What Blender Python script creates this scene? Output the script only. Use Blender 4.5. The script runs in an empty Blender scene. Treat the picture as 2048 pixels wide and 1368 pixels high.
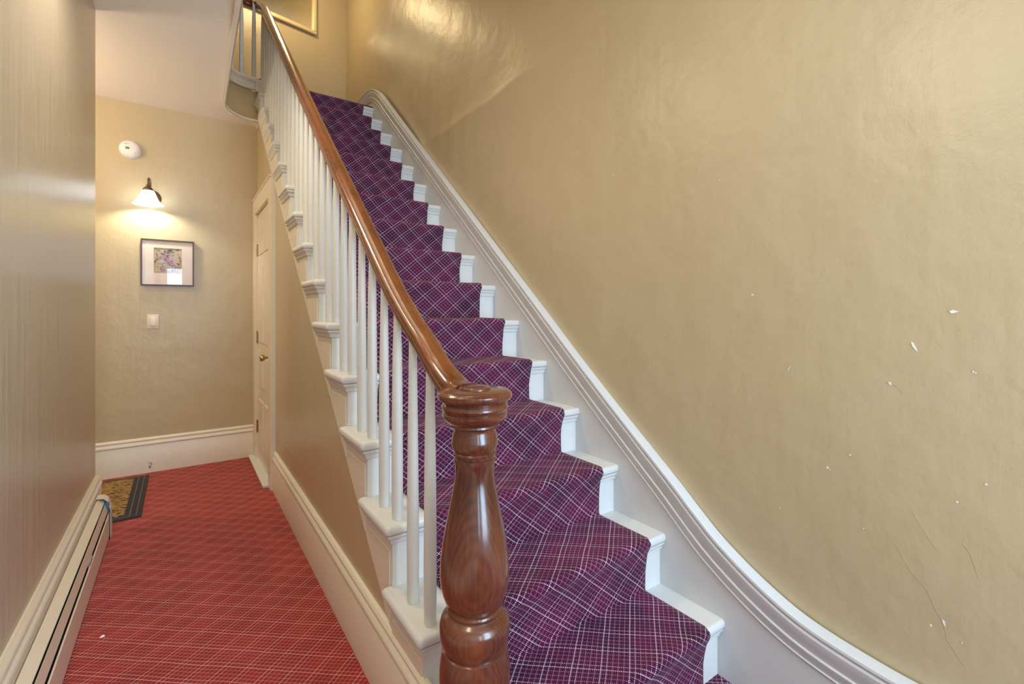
import bpy, bmesh, math, random
from mathutils import Vector, Matrix
random.seed(7)
C = bpy.context.scene
COL = C.collection
PI = math.pi

# ------------------------------------------------------------------ camera, world, light, exposure
cam_data = bpy.data.cameras.new('camera')
cam_data.sensor_width = 36.0
cam_data.lens = 941.885 / 2048 * 36.0
cam_data.shift_y = -(684.0 - 620.85) / 2048.0
cam_data.clip_start = 0.02
cam = bpy.data.objects.new('camera', cam_data)
COL.objects.link(cam)
cam.location = (0, 0, 1.1906)
cam.rotation_euler = (PI / 2, 0, -0.612065)
C.camera = cam

C.view_settings.view_transform = 'Standard'
C.view_settings.look = 'None'
C.view_settings.gamma = 1.0
C.view_settings.use_curve_mapping = False
C.view_settings.exposure = 0.34

w = bpy.data.worlds.new('daylight'); C.world = w
w.use_nodes = True
bg = w.node_tree.nodes['Background']
bg.inputs[0].default_value = (0.80, 0.90, 1.0, 1)
bg.inputs[1].default_value = 1.0


def area(name, loc, rot, size, size_y, power, color, spread=PI):
    d = bpy.data.lights.new(name, 'AREA'); d.shape = 'RECTANGLE'
    d.size = size; d.size_y = size_y; d.energy = power; d.color = color; d.spread = spread
    o = bpy.data.objects.new(name, d); COL.objects.link(o)
    o.location = loc; o.rotation_euler = rot
    return o


def point(name, loc, power, color, radius):
    d = bpy.data.lights.new(name, 'POINT'); d.energy = power; d.color = color; d.shadow_soft_size = radius
    o = bpy.data.objects.new(name, d); COL.objects.link(o); o.location = loc
    return o


WARM = (1.0, 0.80, 0.55)
COOL = (0.54, 0.75, 1.0)
# daylight through the glazed front door and its sidelight, behind the camera
area('front_door_daylight', (0.95, -1.78, 1.55), (PI / 2, 0, 0), 0.95, 2.1, 80, COOL)
area('sidelight_daylight', (-0.10, -1.78, 1.27), (PI / 2, 0, 0), 0.22, 1.35, 9, COOL)
# lamps of the place, with added unseen fill lights among them
point('hall_side_lamp', (-1.15, 3.75, 2.35), 20, (1.0, 0.84, 0.62), 0.12)
point('foyer_fill', (-0.06, 1.30, 2.66), 3, (1.0, 0.84, 0.62), 0.14)  # added fill overhead, unseen, lifts the left wall and the stair side
point('left_fill', (-0.20, 0.60, 2.38), 12, (1.0, 0.86, 0.66), 0.10)  # added unseen light from the left for the wall under the stairs
d = bpy.data.lights.new('hall_fill_spot', 'SPOT'); d.energy = 44; d.color = (1.0, 0.86, 0.66); d.spot_size = math.radians(165); d.spot_blend = 1.0; d.shadow_soft_size = 0.12  # added spot, no such fixture seen, brightens the hall walls and floor
dl = bpy.data.objects.new('hall_fill_spot', d); COL.objects.link(dl); dl.location = (-0.12, 2.15, 2.84)
point('upper_hall_lamp', (0.80, 4.60, 4.35), 16, (1.0, 0.76, 0.40), 0.10)
point('stairwell_fill', (0.95, 2.3, 4.9), 5, (1.0, 0.80, 0.46), 0.12)  # added unseen light to brighten the curved landing face
area('skylight', (0.6, 2.4, 5.5), (0, 0, 0), 1.2, 1.6, 12, (1.0, 0.86, 0.60))

# ------------------------------------------------------------------ sizes
R = 0.19
Y1 = 0.851
RUN = 0.22624
NST = 15
XL, XS, XR, XW = 0.477, 0.505, 1.437, 1.46
YB = 4.379
XLW = -0.385


def nos(i): return Y1 + (i - 1) * RUN
def nl(y): return R + (y - Y1) / RUN * R
def ceil_z(y): return 2.70 + 0.14 * (4.379 - min(max(y, 2.9), 4.379))


# ------------------------------------------------------------------ helpers
def add_mesh(name, verts, faces, mat, parent=None, smooth=False, uvs=None, mats=None, midx=None):
    me = bpy.data.meshes.new(name)
    me.from_pydata([tuple(v) for v in verts], [], faces)
    if mats:
        for m in mats: me.materials.append(m)
        if midx:
            for p, k in zip(me.polygons, midx): p.material_index = k
    else:
        me.materials.append(mat)
    if uvs:
        ul = me.uv_layers.new(name='uv')
        for p in me.polygons:
            for li in p.loop_indices:
                ul.data[li].uv = uvs[me.loops[li].vertex_index]
    if smooth:
        for p in me.polygons: p.use_smooth = True
    me.update()
    o = bpy.data.objects.new(name, me); COL.objects.link(o)
    if parent: o.parent = parent
    return o


def from_bm(name, bm, mat, parent=None, smooth=False, auto=None, mats=None):
    bmesh.ops.recalc_face_normals(bm, faces=bm.faces[:])
    me = bpy.data.meshes.new(name); bm.to_mesh(me); bm.free()
    for m in (mats or [mat]): me.materials.append(m)
    if smooth:
        for p in me.polygons: p.use_smooth = True
        if auto is not None:
            me.set_sharp_from_angle(angle=math.radians(auto))
    o = bpy.data.objects.new(name, me); COL.objects.link(o)
    if parent: o.parent = parent
    return o


def bx(bm, x0, x1, y0, y1, z0, z1, mi=0):
    vs = [bm.verts.new(p) for p in ((x0, y0, z0), (x1, y0, z0), (x1, y1, z0), (x0, y1, z0), (x0, y0, z1), (x1, y0, z1), (x1, y1, z1), (x0, y1, z1))]
    fs = []
    for f in ((0, 3, 2, 1), (4, 5, 6, 7), (0, 1, 5, 4), (1, 2, 6, 5), (2, 3, 7, 6), (3, 0, 4, 7)):
        fc = bm.faces.new([vs[k] for k in f]); fc.material_index = mi; fs.append(fc)
    return vs, fs


def bev(bm, edges, off, seg=3):
    bmesh.ops.bevel(bm, geom=edges, offset=off, segments=seg, profile=0.5, affect='EDGES')


def box_obj(name, b, mat, parent=None, bevel=0.0, seg=2):
    bm = bmesh.new(); bx(bm, *b)
    if bevel: bev(bm, bm.edges[:], bevel, seg)
    return from_bm(name, bm, mat, parent, smooth=bool(bevel), auto=50)


def sweep(bm, path, profile, up=Vector((0, 0, 1)), cap=True, closed=True, scale=None):
    """profile points (side, up) carried along the path"""
    rings = []
    n = len(path)
    for k, p in enumerate(path):
        p = Vector(p)
        a = Vector(path[max(k - 1, 0)]); b = Vector(path[min(k + 1, n - 1)])
        t = (b - a).normalized()
        s = t.cross(up)
        if s.length < 1e-5: s = Vector((1, 0, 0))
        s.normalize(); u = s.cross(t).normalized()
        sc = scale[k] if scale else 1.0
        rings.append([bm.verts.new(p + s * q[0] * sc + u * q[1] * sc) for q in profile])
    m = len(profile)
    for k in range(n - 1):
        for j in range(m if closed else m - 1):
            j2 = (j + 1) % m
            bm.faces.new((rings[k][j], rings[k][j2], rings[k + 1][j2], rings[k + 1][j]))
    if cap and closed:
        bm.faces.new(rings[0]); bm.faces.new(rings[-1][::-1])


def tube(bm, path, r, seg=10, scale=None):
    sweep(bm, path, [(r * math.cos(2 * PI * k / seg), r * math.sin(2 * PI * k / seg)) for k in range(seg)], scale=scale)


def lathe(bm, prof, seg=32, center=(0, 0, 0), mi=0):
    """prof: (radius, z) from bottom to top"""
    cx, cy, cz = center
    rings = []
    for r, z in prof:
        if r < 1e-6:
            rings.append([bm.verts.new((cx, cy, cz + z))])
        else:
            rings.append([bm.verts.new((cx + r * math.cos(2 * PI * k / seg), cy + r * math.sin(2 * PI * k / seg), cz + z)) for k in range(seg)])
    for a, b in zip(rings, rings[1:]):
        for k in range(seg):
            k2 = (k + 1) % seg
            if len(a) == 1 and len(b) == 1: continue
            if len(a) == 1: f = bm.faces.new((a[0], b[k2], b[k]))
            elif len(b) == 1: f = bm.faces.new((a[k], a[k2], b[0]))
            else: f = bm.faces.new((a[k], a[k2], b[k2], b[k]))
            f.material_index = mi
    if len(rings[0]) > 1: bm.faces.new(rings[0][::-1]).material_index = mi
    if len(rings[-1]) > 1: bm.faces.new(rings[-1]).material_index = mi


def cr(pts, n=8):
    """Catmull-Rom through points"""
    P = [Vector(p) for p in pts]
    P = [2 * P[0] - P[1]] + P + [2 * P[-1] - P[-2]]
    out = []
    for k in range(1, len(P) - 2):
        for j in range(n):
            t = j / n
            a, b, c, d = P[k - 1], P[k], P[k + 1], P[k + 2]
            out.append(0.5 * ((2 * b) + (c - a) * t + (2 * a - 5 * b + 4 * c - d) * t * t + (3 * b - a - 3 * c + d) * t ** 3))
    out.append(P[-2])
    return out


def structure(o):
    o['kind'] = 'structure'
    return o


def tag(o, label, cat, group=None):
    o['label'] = label; o['category'] = cat
    if group: o['group'] = group
    return o


def thing(name, loc, label, cat, group=None):
    o = bpy.data.objects.new(name, None); COL.objects.link(o); o.location = loc
    o.empty_display_size = 0.05
    return tag(o, label, cat, group)


def under(o, root):
    """parent world-built mesh to a root empty without moving it"""
    o.parent = root
    o.matrix_parent_inverse = Matrix.Translation(-Vector(root.location))
    return o


# ------------------------------------------------------------------ materials
def mat(name, color, rough=0.5, metal=0.0, spec=0.5, coat=0.0, coat_rough=0.1):
    m = bpy.data.materials.new(name); m.use_nodes = True
    b = m.node_tree.nodes['Principled BSDF']
    b.inputs['Base Color'].default_value = (*color, 1)
    b.inputs['Roughness'].default_value = rough
    b.inputs['Metallic'].default_value = metal
    b.inputs['Specular IOR Level'].default_value = spec
    b.inputs['Coat Weight'].default_value = coat
    b.inputs['Coat Roughness'].default_value = coat_rough
    return m, m.node_tree, b


def N(nt, t, **kw):
    n = nt.nodes.new(t)
    for k, v in kw.items():
        if k.startswith('i_'):
            n.inputs[k[2:].replace('_', ' ')].default_value = v
        else:
            setattr(n, k, v)
    return n


def coords(nt, scale=(1, 1, 1), kind='Object'):
    tc = N(nt, 'ShaderNodeTexCoord'); mp = N(nt, 'ShaderNodeMapping')
    mp.inputs['Scale'].default_value = scale
    nt.links.new(tc.outputs[kind], mp.inputs['Vector'])
    return mp.outputs['Vector']


def ramp(nt, fac, stops):
    r = N(nt, 'ShaderNodeValToRGB')
    e = r.color_ramp.elements
    while len(e) < len(stops): e.new(0.5)
    for k, (p, c) in enumerate(stops):
        e[k].position = p; e[k].color = (*c, 1)
    nt.links.new(fac, r.inputs['Fac'])
    return r.outputs['Color']


def bump(nt, b, height, strength, dist=0.01, prev=None):
    n = N(nt, 'ShaderNodeBump'); n.inputs['Strength'].default_value = strength; n.inputs['Distance'].default_value = dist
    nt.links.new(height, n.inputs['Height'])
    if prev: nt.links.new(prev, n.inputs['Normal'])
    nt.links.new(n.outputs['Normal'], b.inputs['Normal'])
    return n.outputs['Normal']


def painted_wall(name, c1, c2, rough, streak=0.35, patch=0.15):
    m, nt, b = mat(name, c1, rough)
    big = N(nt, 'ShaderNodeTexNoise'); big.inputs['Scale'].default_value = 1.3; big.inputs['Detail'].default_value = 5
    nt.links.new(coords(nt, (1, 1, 0.6)), big.inputs['Vector'])
    nt.links.new(ramp(nt, big.outputs['Fac'], [(0.3, c1), (0.72, c2)]), b.inputs['Base Color'])
    st = N(nt, 'ShaderNodeTexNoise'); st.inputs['Scale'].default_value = 22; st.inputs['Detail'].default_value = 4
    nt.links.new(coords(nt, (1, 1, 0.07)), st.inputs['Vector'])
    p = bump(nt, b, st.outputs['Fac'], streak, 0.006)
    pt = N(nt, 'ShaderNodeTexNoise'); pt.inputs['Scale'].default_value = 7; pt.inputs['Detail'].default_value = 6
    nt.links.new(coords(nt), pt.inputs['Vector'])
    p = bump(nt, b, pt.outputs['Fac'], patch, 0.012, p)
    fn = N(nt, 'ShaderNodeTexNoise'); fn.inputs['Scale'].default_value = 420; fn.inputs['Detail'].default_value = 1
    nt.links.new(coords(nt), fn.inputs['Vector'])
    bump(nt, b, fn.outputs['Fac'], 0.12, 0.002, p)
    return m


M_WALL = painted_wall('tan_wall_paint', (0.50, 0.398, 0.236), (0.55, 0.443, 0.27), 0.32, 0.14, 0.42)
M_WALL_LIT = painted_wall('tan_wall_paint_lit', (0.57, 0.50, 0.38), (0.61, 0.54, 0.42), 0.33, 1.0, 0.15)  # same paint as the other walls; left wall's brighter light put into colour
M_CEIL = painted_wall('ceiling_paint', (0.80, 0.73, 0.64), (0.83, 0.76, 0.68), 0.8, 0.0, 0.1)


def trim_paint(name, color, rough=0.35):
    m, nt, b = mat(name, color, rough)
    n = N(nt, 'ShaderNodeTexNoise'); n.inputs['Scale'].default_value = 60; n.inputs['Detail'].default_value = 4
    nt.links.new(coords(nt, (1, 0.4, 1)), n.inputs['Vector'])
    bump(nt, b, n.outputs['Fac'], 0.15, 0.003)
    return m


M_TRIM = trim_paint('white_gloss_trim', (0.70, 0.70, 0.67))
M_SKIRT = trim_paint('grey_white_skirt', (0.62, 0.62, 0.61), 0.38)
M_CREAM = trim_paint('cream_gloss_trim', (0.78, 0.70, 0.56))
M_HEAT = trim_paint('heater_enamel', (0.76, 0.66, 0.52), 0.3)
M_DARK, _, _ = mat('dark_gap', (0.012, 0.011, 0.012), 0.7)
M_BRASS, _, _ = mat('aged_brass', (0.45, 0.33, 0.15), 0.35, 1.0)
M_BRONZE, _, _ = mat('bronze', (0.22, 0.15, 0.09), 0.38, 0.85)
M_STEEL, _, _ = mat('grey_metal', (0.45, 0.45, 0.46), 0.4, 0.8)
M_BLUE, _, _ = mat('blue_plastic', (0.03, 0.15, 0.28), 0.4)
M_PLASTER, _, _ = mat('bare_plaster', (0.86, 0.86, 0.85), 0.8)
M_PLASTIC, _, _ = mat('white_plastic', (0.83, 0.78, 0.74), 0.35)
M_GREEN, _, _ = mat('green_label', (0.05, 0.30, 0.12), 0.5)
M_IVORY, _, _ = mat('ivory_plastic', (0.80, 0.70, 0.56), 0.35)
M_GOLD, _, _ = mat('gilt_frame', (0.82, 0.68, 0.40), 0.3, 0.35)
M_MIRROR, _, _ = mat('mirror_silver', (0.86, 0.87, 0.85), 0.02, 1.0)
M_FRAME, _, _ = mat('dark_brown_frame', (0.085, 0.040, 0.032), 0.35)
M_MAT, _, _ = mat('picture_mat_board', (0.76, 0.64, 0.58), 0.8)
M_PAPER, _, _ = mat('white_paper', (0.85, 0.82, 0.78), 0.7)


def wood(name, dark, mid, light, rough=0.2, axis=None, along='z'):
    """growth rings round an axis (x, y) set off from the piece, fine pores along the grain"""
    m, nt, b = mat(name, mid, rough, coat=0.45, coat_rough=0.16)
    tc = N(nt, 'ShaderNodeTexCoord'); mp = N(nt, 'ShaderNodeMapping')
    nt.links.new(tc.outputs['Object'], mp.inputs['Vector'])
    wv = N(nt, 'ShaderNodeTexWave'); wv.wave_type = 'RINGS'
    if along == 'z':
        mp.inputs['Location'].default_value = (-axis[0], -axis[1], 0)
        mp.inputs['Scale'].default_value = (1, 1, 0.02); wv.rings_direction = 'Z'
    else:
        mp.inputs['Location'].default_value = (-axis[0], 0, 0)
        mp.inputs['Scale'].default_value = (1, 0.10, 0.12); wv.rings_direction = 'SPHERICAL'
    wv.inputs['Scale'].default_value = 60; wv.inputs['Distortion'].default_value = 3.0
    wv.inputs['Detail'].default_value = 3; wv.inputs['Detail Scale'].default_value = 0.7
    nt.links.new(mp.outputs[0], wv.inputs['Vector'])
    v = coords(nt, (1, 1, 0.08) if along == 'z' else (1, 0.08, 0.3))
    n = N(nt, 'ShaderNodeTexNoise'); n.inputs['Scale'].default_value = 130; n.inputs['Detail'].default_value = 4
    nt.links.new(v, n.inputs['Vector'])
    n2 = N(nt, 'ShaderNodeTexNoise'); n2.inputs['Scale'].default_value = 9; n2.inputs['Detail'].default_value = 4
    nt.links.new(coords(nt, (1, 1, 0.5)), n2.inputs['Vector'])
    mx = N(nt, 'ShaderNodeMath', operation='MULTIPLY'); mx.inputs[1].default_value = 0.08
    nt.links.new(wv.outputs['Fac'], mx.inputs[0])
    m1 = N(nt, 'ShaderNodeMath', operation='MULTIPLY_ADD'); m1.inputs[1].default_value = 0.35
    nt.links.new(n.outputs['Fac'], m1.inputs[0]); nt.links.new(mx.outputs[0], m1.inputs[2])
    m2 = N(nt, 'ShaderNodeMath', operation='MULTIPLY_ADD'); m2.inputs[1].default_value = 0.75
    nt.links.new(n2.outputs['Fac'], m2.inputs[0]); nt.links.new(m1.outputs[0], m2.inputs[2])
    nt.links.new(ramp(nt, m2.outputs[0], [(0.40, dark), (0.62, mid), (0.86, light)]), b.inputs['Base Color'])
    bump(nt, b, n2.outputs['Fac'], 0.03, 0.002)
    return m


M_NEWEL = wood('mahogany_newel', (0.055, 0.012, 0.005), (0.125, 0.033, 0.013), (0.19, 0.058, 0.024), axis=(0.657, 1.113))
M_RAIL = wood('mahogany_rail', (0.10, 0.022, 0.004), (0.17, 0.044, 0.008), (0.23, 0.070, 0.014), 0.2, axis=(0.40, 0), along='y')


def carpet(name, base_a, base_b, line_c, bright_c, fine_amt, use_uv=True):
    """woven dots on a diamond grid; u, v in metres"""
    m, nt, b = mat(name, base_a, 0.95, spec=0.1)
    L = nt.links
    tc = N(nt, 'ShaderNodeTexCoord')
    # slight waviness of the weave
    nz = N(nt, 'ShaderNodeTexNoise'); nz.inputs['Scale'].default_value = 5; nz.inputs['Detail'].default_value = 1
    L.new(tc.outputs['UV'], nz.inputs['Vector'])
    sub = N(nt, 'ShaderNodeVectorMath', operation='SUBTRACT'); sub.inputs[1].default_value = (0.5, 0.5, 0.5)
    L.new(nz.outputs['Color'], sub.inputs[0])
    sc = N(nt, 'ShaderNodeVectorMath', operation='SCALE'); sc.inputs['Scale'].default_value = 0.010
    L.new(sub.outputs[0], sc.inputs[0])
    ad = N(nt, 'ShaderNodeVectorMath', operation='ADD')
    L.new(tc.outputs['UV'], ad.inputs[0]); L.new(sc.outputs[0], ad.inputs[1])
    sp = N(nt, 'ShaderNodeSeparateXYZ'); L.new(ad.outputs[0], sp.inputs[0])

    def mth(op, a, bb=None, c=None):
        n = N(nt, 'ShaderNodeMath', operation=op)
        for k, x in enumerate((a, bb, c)):
            if x is None: continue
            if isinstance(x, (int, float)): n.inputs[k].default_value = x
            else: L.new(x, n.inputs[k])
        return n.outputs[0]
    uu = mth('DIVIDE', sp.outputs[0], 0.118)
    vv = mth('DIVIDE', sp.outputs[1], 0.0995)
    a = mth('ADD', uu, vv); c = mth('SUBTRACT', uu, vv)

    def lines(t, per, width, off=0.0):
        # 1 on the line, period per (in cells)
        f = mth('FRACT', mth('DIVIDE', mth('ADD', t, off), per))
        d = mth('ABSOLUTE', mth('SUBTRACT', f, 0.5))
        return mth('LESS_THAN', d, width / per / 2)
    n_f = 1 / 5
    sub_f = 1 / 15
    fa = mth('MAXIMUM', lines(a, n_f, 0.036), mth('MULTIPLY', lines(a, sub_f, 0.022), 0.16))
    fc = mth('MAXIMUM', lines(c, n_f, 0.036), mth('MULTIPLY', lines(c, sub_f, 0.022), 0.16))
    ba = mth('MAXIMUM', lines(a, 1.0, 0.042, 0.0), mth('MULTIPLY', lines(a, 1.0, 0.040, -n_f), 0.55))
    bc = mth('MAXIMUM', lines(c, 1.0, 0.042, 0.0), mth('MULTIPLY', lines(c, 1.0, 0.040, -n_f), 0.55))
    # dotting along a line
    da = mth('GREATER_THAN', mth('SINE', mth('MULTIPLY', c, 2 * PI * 15)), 0.05)
    dc = mth('GREATER_THAN', mth('SINE', mth('MULTIPLY', a, 2 * PI * 15)), 0.05)
    wn = N(nt, 'ShaderNodeTexNoise'); wn.inputs['Scale'].default_value = 9; wn.inputs['Detail'].default_value = 2
    L.new(tc.outputs['UV'], wn.inputs['Vector'])
    vary = mth('MULTIPLY_ADD', wn.outputs['Fac'], 0.9, 0.55)
    fine = mth('MULTIPLY', mth('MULTIPLY', mth('MAXIMUM', mth('MULTIPLY', fa, da), mth('MULTIPLY', fc, dc)), fine_amt), vary)
    bold = mth('MULTIPLY', mth('MAXIMUM', mth('MULTIPLY', ba, da), mth('MULTIPLY', bc, dc)), 0.85)
    bn = N(nt, 'ShaderNodeTexNoise'); bn.inputs['Scale'].default_value = 6; bn.inputs['Detail'].default_value = 3
    L.new(tc.outputs['UV'], bn.inputs['Vector'])
    base = ramp(nt, bn.outputs['Fac'], [(0.35, base_a), (0.65, base_b)])
    m1 = N(nt, 'ShaderNodeMixRGB'); L.new(fine, m1.inputs[0]); L.new(base, m1.inputs[1]); m1.inputs[2].default_value = (*line_c, 1)
    m2 = N(nt, 'ShaderNodeMixRGB'); L.new(bold, m2.inputs[0]); L.new(m1.outputs[0], m2.inputs[1]); m2.inputs[2].default_value = (*bright_c, 1)
    L.new(m2.outputs[0], b.inputs['Base Color'])
    b.inputs['Sheen Weight'].default_value = 0.12
    b.inputs['Sheen Roughness'].default_value = 0.5
    b.inputs['Sheen Tint'].default_value = (0.9, 0.5, 0.55, 1)
    h = mth('MAXIMUM', fine, bold)
    bump(nt, b, h, 0.5, 0.003)
    return m


M_RUN = carpet('purple_runner_carpet', (0.030, 0.001, 0.011), (0.088, 0.003, 0.025), (0.46, 0.23, 0.40), (0.82, 0.68, 0.84), 0.80)
M_FLOOR = carpet('red_hall_carpet', (0.24, 0.010, 0.013), (0.32, 0.018, 0.018), (0.72, 0.36, 0.28), (0.88, 0.62, 0.52), 0.70)  # one carpet in two hues: cool and warm light put into the colours

# ------------------------------------------------------------------ floor
fv = [(XLW, -1.75, 0), (0.50, -1.75, 0), (0.50, 3.42, 0), (XLW, 3.42, 0), (0.50, YB, 0), (XLW, YB, 0), (-1.9, YB, 0), (-1.9, 3.42, 0), (XW, -1.75, 0), (XW, YB, 0)]
ff = [(0, 1, 2, 3), (3, 2, 4, 5), (7, 3, 5, 6), (1, 8, 9, 4)]
structure(add_mesh('floor', fv, ff, None, uvs=[(v[0], v[1]) for v in fv], mats=[M_FLOOR, M_RUN], midx=[0, 0, 0, 1]))

# ------------------------------------------------------------------ walls
def slab(name, quad_rows, material, thick, direction):
    o = add_mesh(name, *quad_rows, material)
    md = o.modifiers.new('thickness', 'SOLIDIFY'); md.thickness = thick; md.offset = direction
    return o


structure(box_obj('wall_left', (XLW - 0.12, XLW, -1.75, 3.42, 0, 2.95), M_WALL_LIT, bevel=0.004))
structure(box_obj('wall_back', (-1.9, 0.56, YB, YB + 0.12, 0, 2.72), M_WALL))
structure(box_obj('wall_side', (-2.0, -1.9, 3.0, YB + 0.1, 0, 3.0), M_WALL))
structure(box_obj('wall_return', (-1.9, XLW - 0.12, 3.30, 3.42, 0, 2.95), M_WALL))

# right wall: one plaster surface with a ledge at the upper floor's level, chips and cracks
def wall_x(y, z):
    f = min(max((y - 1.25) / 1.1, 0), 1); f = f * f * (3 - 2 * f)
    d = 0.0
    wob = 0.010 * math.sin(y * 4.1) + 0.006 * math.sin(y * 9.7 + 1)
    ze = 2.415 + wob - 0.03 * max(0, y - 3.0)
    if z > ze:
        s = z - ze
        d = 0.020 * f * (1 - math.exp(-s / 0.10)) + 0.012 * f * min(s, 0.8)
    u = 0.003 * math.sin(y * 2.3 + z * 1.7) + 0.002 * math.sin(y * 5.1 - z * 3.3)
    u += 0.0012 * math.sin(y * 13 + z * 9) * (1 if z > ze else 0.3)
    return XW + d + u * 0.8
ys = [-1.75 + k * 0.05 for k in range(146)]
zs = sorted(set([k * 0.08 for k in range(28)] + [2.2 + k * 0.0125 for k in range(37)] + [2.7 + k * 0.06 for k in range(50)]))
wv_, wf_, mi_ = [], [], []
for y in ys:
    for z in zs: wv_.append((wall_x(y, z), y, z))
nz_ = len(zs)
for a in range(len(ys) - 1):
    for b_ in range(nz_ - 1):
        wf_.append((a * nz_ + b_, (a + 1) * nz_ + b_, (a + 1) * nz_ + b_ + 1, a * nz_ + b_ + 1)); mi_.append(0)


def chip(y, z, pts):
    k0 = len(wv_)
    for dy, dz in pts:
        wv_.append((wall_x(y + dy, z + dz) - 0.0012, y + dy, z + dz))
    wf_.append(tuple(range(k0, k0 + len(pts)))); mi_.append(1)


def crack(pts, wd=0.0014, mi=0):
    wd *= 0.45
    for (ya, za), (yb, zb) in zip(pts, pts[1:]):
        dy, dz = yb - ya, zb - za
        l = math.hypot(dy, dz); ny, nz2 = -dz / l * wd, dy / l * wd
        k0 = len(wv_)
        for (yy, zz, ex) in ((ya - ny, za - nz2, 0.0002), (yb - ny, zb - nz2, 0.0002), (yb, zb, 0.0006), (ya, za, 0.0006), (yb + ny, zb + nz2, 0.0002), (ya + ny, za + nz2, 0.0002)):
            wv_.append((wall_x(yy, zz) - ex, yy, zz))
        wf_.append((k0, k0 + 1, k0 + 2, k0 + 3)); mi_.append(mi)
        wf_.append((k0 + 3, k0 + 2, k0 + 4, k0 + 5)); mi_.append(mi)


chip(0.374, 1.103, [(0.008, 0.011), (0.003, 0.009), (-0.004, -0.006), (-0.005, -0.013), (-0.001, -0.009), (0.005, 0.000)])
chip(0.421, 1.007, [(0.006, 0.003), (0.001, 0.004), (-0.002, -0.003), (0.003, -0.004)])
crack([(0.419, 1.006), (0.412, 1.002), (0.403, 0.993), (0.398, 0.985)], 0.0016)
chip(0.304, 1.187, [(0.008, 0.002), (0.001, 0.005), (-0.006, 0.002), (-0.009, 0.001), (0.000, -0.003), (0.005, -0.003)])
chip(0.664, 1.019, [(0.004, -0.006), (0.002, -0.006), (-0.004, 0.008), (-0.002, 0.008)])
chip(0.77, 1.239, [(0.006, 0.001), (0.0, 0.003), (-0.005, -0.001), (0.0, -0.002)])
for (y, z, s) in ((0.51, 0.805, .003), (0.564, 0.756, .004), (0.558, 0.752, .002), (0.298, 0.75, .003), (0.25, 0.805, .003), (0.271, 1.052, .0025), (0.267, 1.050, .002), (0.345, 0.44, .0035), (0.29, 0.43, .002),
                  (0.69, 0.60, .002), (0.88, 1.62, .002), (1.35, 1.75, .003), (1.1, 1.1, .002), (0.48, 0.62, .002)):
    chip(y, z, [(s, 0), (0, s), (-s * .8, s * .2), (-s * .3, -s)])
crack([(0.352, 0.520), (0.335, 0.478), (0.324, 0.462), (0.319, 0.440), (0.318, 0.425)], 0.0022)
crack([(0.410, 0.600), (0.385, 0.555), (0.352, 0.520)], 0.0010)
crack([(0.318, 0.425), (0.305, 0.405), (0.285, 0.378)], 0.0010)
crack([(0.380, 0.700), (0.362, 0.668), (0.345, 0.640), (0.330, 0.622)], 0.0010)
crack([(0.290, 0.660), (0.276, 0.640), (0.268, 0.61), (0.262, 0.59)], 0.0012)
#crack([(0.85, 1.60), (0.80, 1.535), (0.74, 1.49)], 0.0008)
#crack([(0.62, 1.55), (0.575, 1.50), (0.55, 1.44)], 0.0008)
chip(0.322, 0.462, [(0.004, 0.004), (-0.002, 0.002), (-0.004, -0.012), (0.0, -0.008)])
o = add_mesh('wall_right', wv_, wf_, None, mats=[M_WALL, M_PLASTER], midx=mi_)
for p in o.data.polygons: p.use_smooth = (p.material_index == 0)
structure(o)

# wall under the stairs, with the opening of the cupboard door
DY0, DY1, DZ = 3.56, 4.26, 1.955
XSP = 0.512
bm = bmesh.new()
edges_y = sorted(set([1.0, DY0, DY1, YB] + [1.0 + 0.1 * k for k in range(34)]))
for ya, yb in zip(edges_y, edges_y[1:]):
    def top(y): return max(0.02, min(nl(y) - 0.335, ceil_z(y) + 0.02))
    inside = ya >= DY0 - 1e-6 and yb <= DY1 + 1e-6
    z0 = DZ if inside else 0.0
    vs = []
    for x in (XSP, XSP + 0.07):
        for (y, z) in ((ya, z0), (yb, z0), (yb, top(yb)), (ya, top(ya))): vs.append(bm.verts.new((x, y, z)))
    for f in ((0, 1, 2, 3), (7, 6, 5, 4), (0, 4, 5, 1), (3, 2, 6, 7), (1, 5, 6, 2), (0, 3, 7, 4)): bm.faces.new([vs[k] for k in f])
bmesh.ops.remove_doubles(bm, verts=bm.verts[:], dist=1e-5)
structure(from_bm('wall_stairs', bm, M_WALL))

# ------------------------------------------------------------------ ceiling, landing and well edge
ARC_C, ARC_R, XF = (0.46, 4.08), 0.20, 0.26
YH = 0.55           # near end of the stair well


def xe(y):
    if y <= ARC_C[1]: return XF
    if y >= ARC_C[1] + ARC_R: return 0.515
    return ARC_C[0] - math.sqrt(ARC_R ** 2 - (y - ARC_C[1]) ** 2)
bm = bmesh.new()
rows = [-1.75, YH - 0.001]
prev = None
yy = [-1.75, 0.0, YH] + [YH + (2.9 - YH) * k / 4 for k in range(1, 5)] + [3.2, 3.6, 4.0, 4.08] + [4.08 + 0.2 * math.sin(PI / 2 * k / 10) for k in range(1, 11)] + [4.2801, YB]
for y in yy:
    z = ceil_z(y)
    cur = [bm.verts.new((-1.9, y, z)), bm.verts.new((XLW, y, z)), bm.verts.new((xe(y), y, z))]
    if prev:
        bm.faces.new((prev[0], prev[1], cur[1], cur[0])); bm.faces.new((prev[1], prev[2], cur[2], cur[1]))
    prev = cur
f1 = [bm.verts.new(p) for p in ((XF, -1.75, ceil_z(0)), (XW + 0.05, -1.75, ceil_z(0)), (XW + 0.05, YH, ceil_z(0)), (XF, YH, ceil_z(0)))]
bm.faces.new(f1)
bmesh.ops.remove_doubles(bm, verts=bm.verts[:], dist=1e-4)
structure(from_bm('ceiling', bm, M_CEIL))
structure(box_obj('ceiling_upper', (-2.0, 1.7, -1.9, 5.7, 5.60, 5.7), M_CEIL))
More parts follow.
